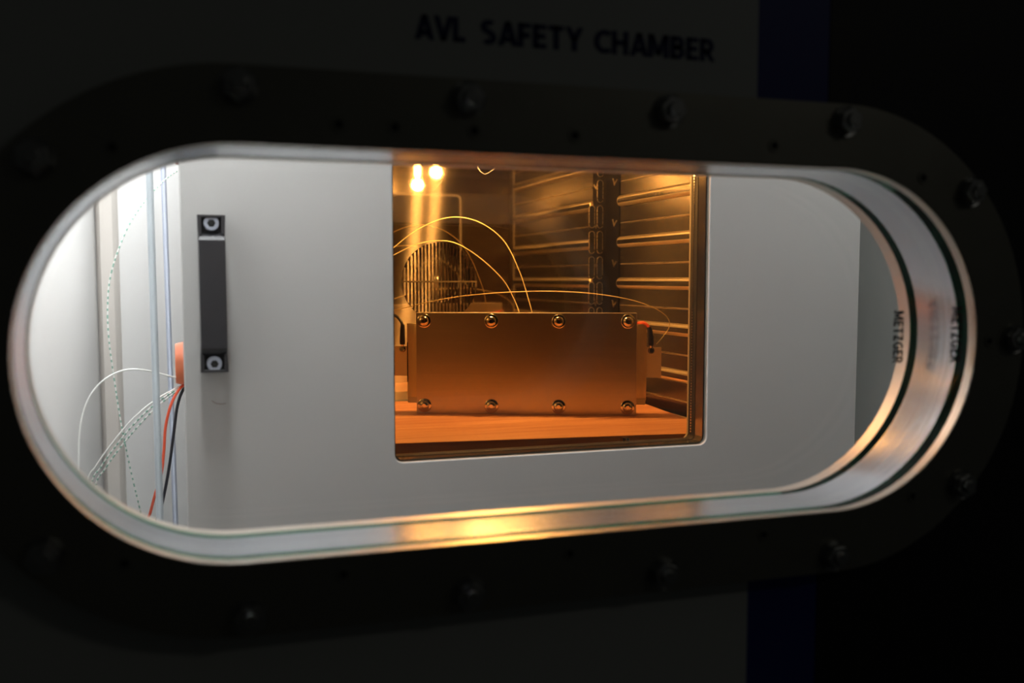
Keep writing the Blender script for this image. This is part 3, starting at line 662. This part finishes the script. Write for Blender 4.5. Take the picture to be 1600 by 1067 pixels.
base = [(0.0094, 1.26, -0.1256), (-0.0054, 1.25, -0.1318), (-0.0286, 1.24, -0.1444), (-0.0539, 1.24, -0.1660), (-0.0762, 1.25, -0.1937), (-0.0951, 1.26, -0.2211), (-0.1072, 1.27, -0.2468), (-0.125, 1.28, -0.36), (-0.130, 1.28, CB)]
for i, lb in enumerate(('upper of three white wires fanning down left from under the orange plug', 'middle of three white wires fanning down left from under the orange plug', 'lower of three white wires fanning down left from under the orange plug')):
    pts = [(min(0.0112, x + 0.0022 * i) + (0.002 * i if k_ > 2 else 0), y + 0.004 * i, z - 0.0012 * i - (0.0022 * i if k_ > 1 else 0) if k_ < len(base) - 1 else CB) for k_, (x, y, z) in enumerate(base)]
    wire('thermocouple_wire', pts, 0.0010, TW if i else 'wire_white', lb, group='white wires below the orange plug', dash=0.0075 if i else None)
wire('red_cable', [(0.0094, 1.26, -0.1269), (0.0012, 1.25, -0.1313), (-0.0086, 1.24, -0.1475), (-0.0158, 1.24, -0.1739), (-0.0187, 1.24, -0.2044), (-0.0223, 1.24, -0.2311), (-0.0293, 1.24, -0.2537), (-0.0359, 1.25, -0.2787), (-0.0440, 1.25, -0.3092), (-0.060, 1.25, -0.45), (-0.06, 1.25, CB)],
     0.0017, 'wire_red', 'red cable hanging from under the orange plug past the rods', 'cable')
wire('black_cable', [(0.0115, 1.268, -0.1273), (0.0040, 1.26, -0.1356), (-0.0023, 1.26, -0.1540), (-0.0076, 1.26, -0.1888), (-0.0129, 1.26, -0.2237), (-0.0188, 1.26, -0.2547), (-0.0253, 1.26, -0.2817), (-0.0334, 1.26, -0.3125), (-0.045, 1.265, -0.45), (-0.045, 1.265, CB)],
     0.0018, 'wire_black', 'black cable hanging beside the red cable past the shiny rod', 'cable')

# support table under the oven
tb = thing('oven_table', 'grey steel table under the oven, below the view', 'table', (0.4, 1.45, CB))
obj('table_top', MB().box(0.02, 0.86, 1.05, 1.95, -0.48, -0.45), 'chamber_grey', tb)
for x in (0.04, 0.82):
    for y in (1.07, 1.91): obj('leg', MB().box(x, x + 0.03, y, y + 0.03, CB, -0.48), 'chamber_grey', tb)

# ================================================================== LAMPS OF THE PLACE AND AN ADDED FILL LAMP
# white linear lamp under the chamber ceiling, along the left side
lm = thing('linear_lamp', 'white linear lamp under the chamber ceiling along the left side, outside the view', 'lamp', (0.02, 1.30, CT - 0.05))
obj('housing', MB().box(-0.01, 0.05, 0.70, 1.90, CT - 0.025, CT), 'lamp_body', lm, bevel=0.002)
obj('tube', MB().tube([(0.02, 0.72, CT - 0.034), (0.02, 1.88, CT - 0.034)], 0.008, 12), 'lamp_tube', lm, smooth=True)
ld = bpy.data.lights.new('linear_light', 'AREA'); ld.shape = 'RECTANGLE'; ld.size = 0.04; ld.size_y = 1.16; ld.energy = CHAMBER_W; ld.color = (0.985, 0.995, 1.0)
lo = bpy.data.objects.new('linear_light', ld); COL.objects.link(lo); lo.parent = lm
lo.location = Vector((0.02, 1.30, CT - 0.046 + H)) - PW[lm.name]
fl_ = thing('added_fill_lamp', 'short white fill lamp added under the chamber ceiling at the front right, outside the view', 'lamp', (0.75, 0.80, CT - 0.05))  # unseen, added to brighten the right of the oven door and the right wall
obj('housing', MB().box(0.55, 0.95, 0.77, 0.83, CT - 0.025, CT), 'lamp_body', fl_, bevel=0.002)
obj('tube', MB().tube([(0.57, 0.80, CT - 0.034), (0.93, 0.80, CT - 0.034)], 0.008, 12), 'lamp_tube', fl_, smooth=True)
ld = bpy.data.lights.new('added_fill_light', 'AREA'); ld.shape = 'RECTANGLE'; ld.size = 0.36; ld.size_y = 0.04; ld.energy = FRONT_FILL_W; ld.color = (1.0, 0.98, 0.96)
lo = bpy.data.objects.new('added_fill_light', ld); COL.objects.link(lo); lo.parent = fl_
lo.location = Vector((0.75, 0.80, CT - 0.046 + H)) - PW[fl_.name]
# dim hall lamp, high behind the camera on the right
hl = thing('hall_lamp', 'dim ceiling lamp of the hall behind the camera, outside the view', 'lamp', (2.2, -1.6, 1.35))
obj('housing', MB().box(1.6, 2.8, -1.7, -1.5, 1.42, 1.47), 'lamp_body', hl, bevel=0.004)
obj('diffuser', MB().box(1.62, 2.78, -1.68, -1.52, 1.405, 1.42), 'lamp_body', hl)
ld = bpy.data.lights.new('hall_light', 'AREA'); ld.shape = 'RECTANGLE'; ld.size = 1.1; ld.size_y = 0.15; ld.energy = ROOM_W; ld.color = (1.0, 0.97, 0.88)
lo = bpy.data.objects.new('hall_light', ld); COL.objects.link(lo); lo.parent = hl
lo.location = Vector((2.2, -1.6, 1.395 + H)) - PW[hl.name]
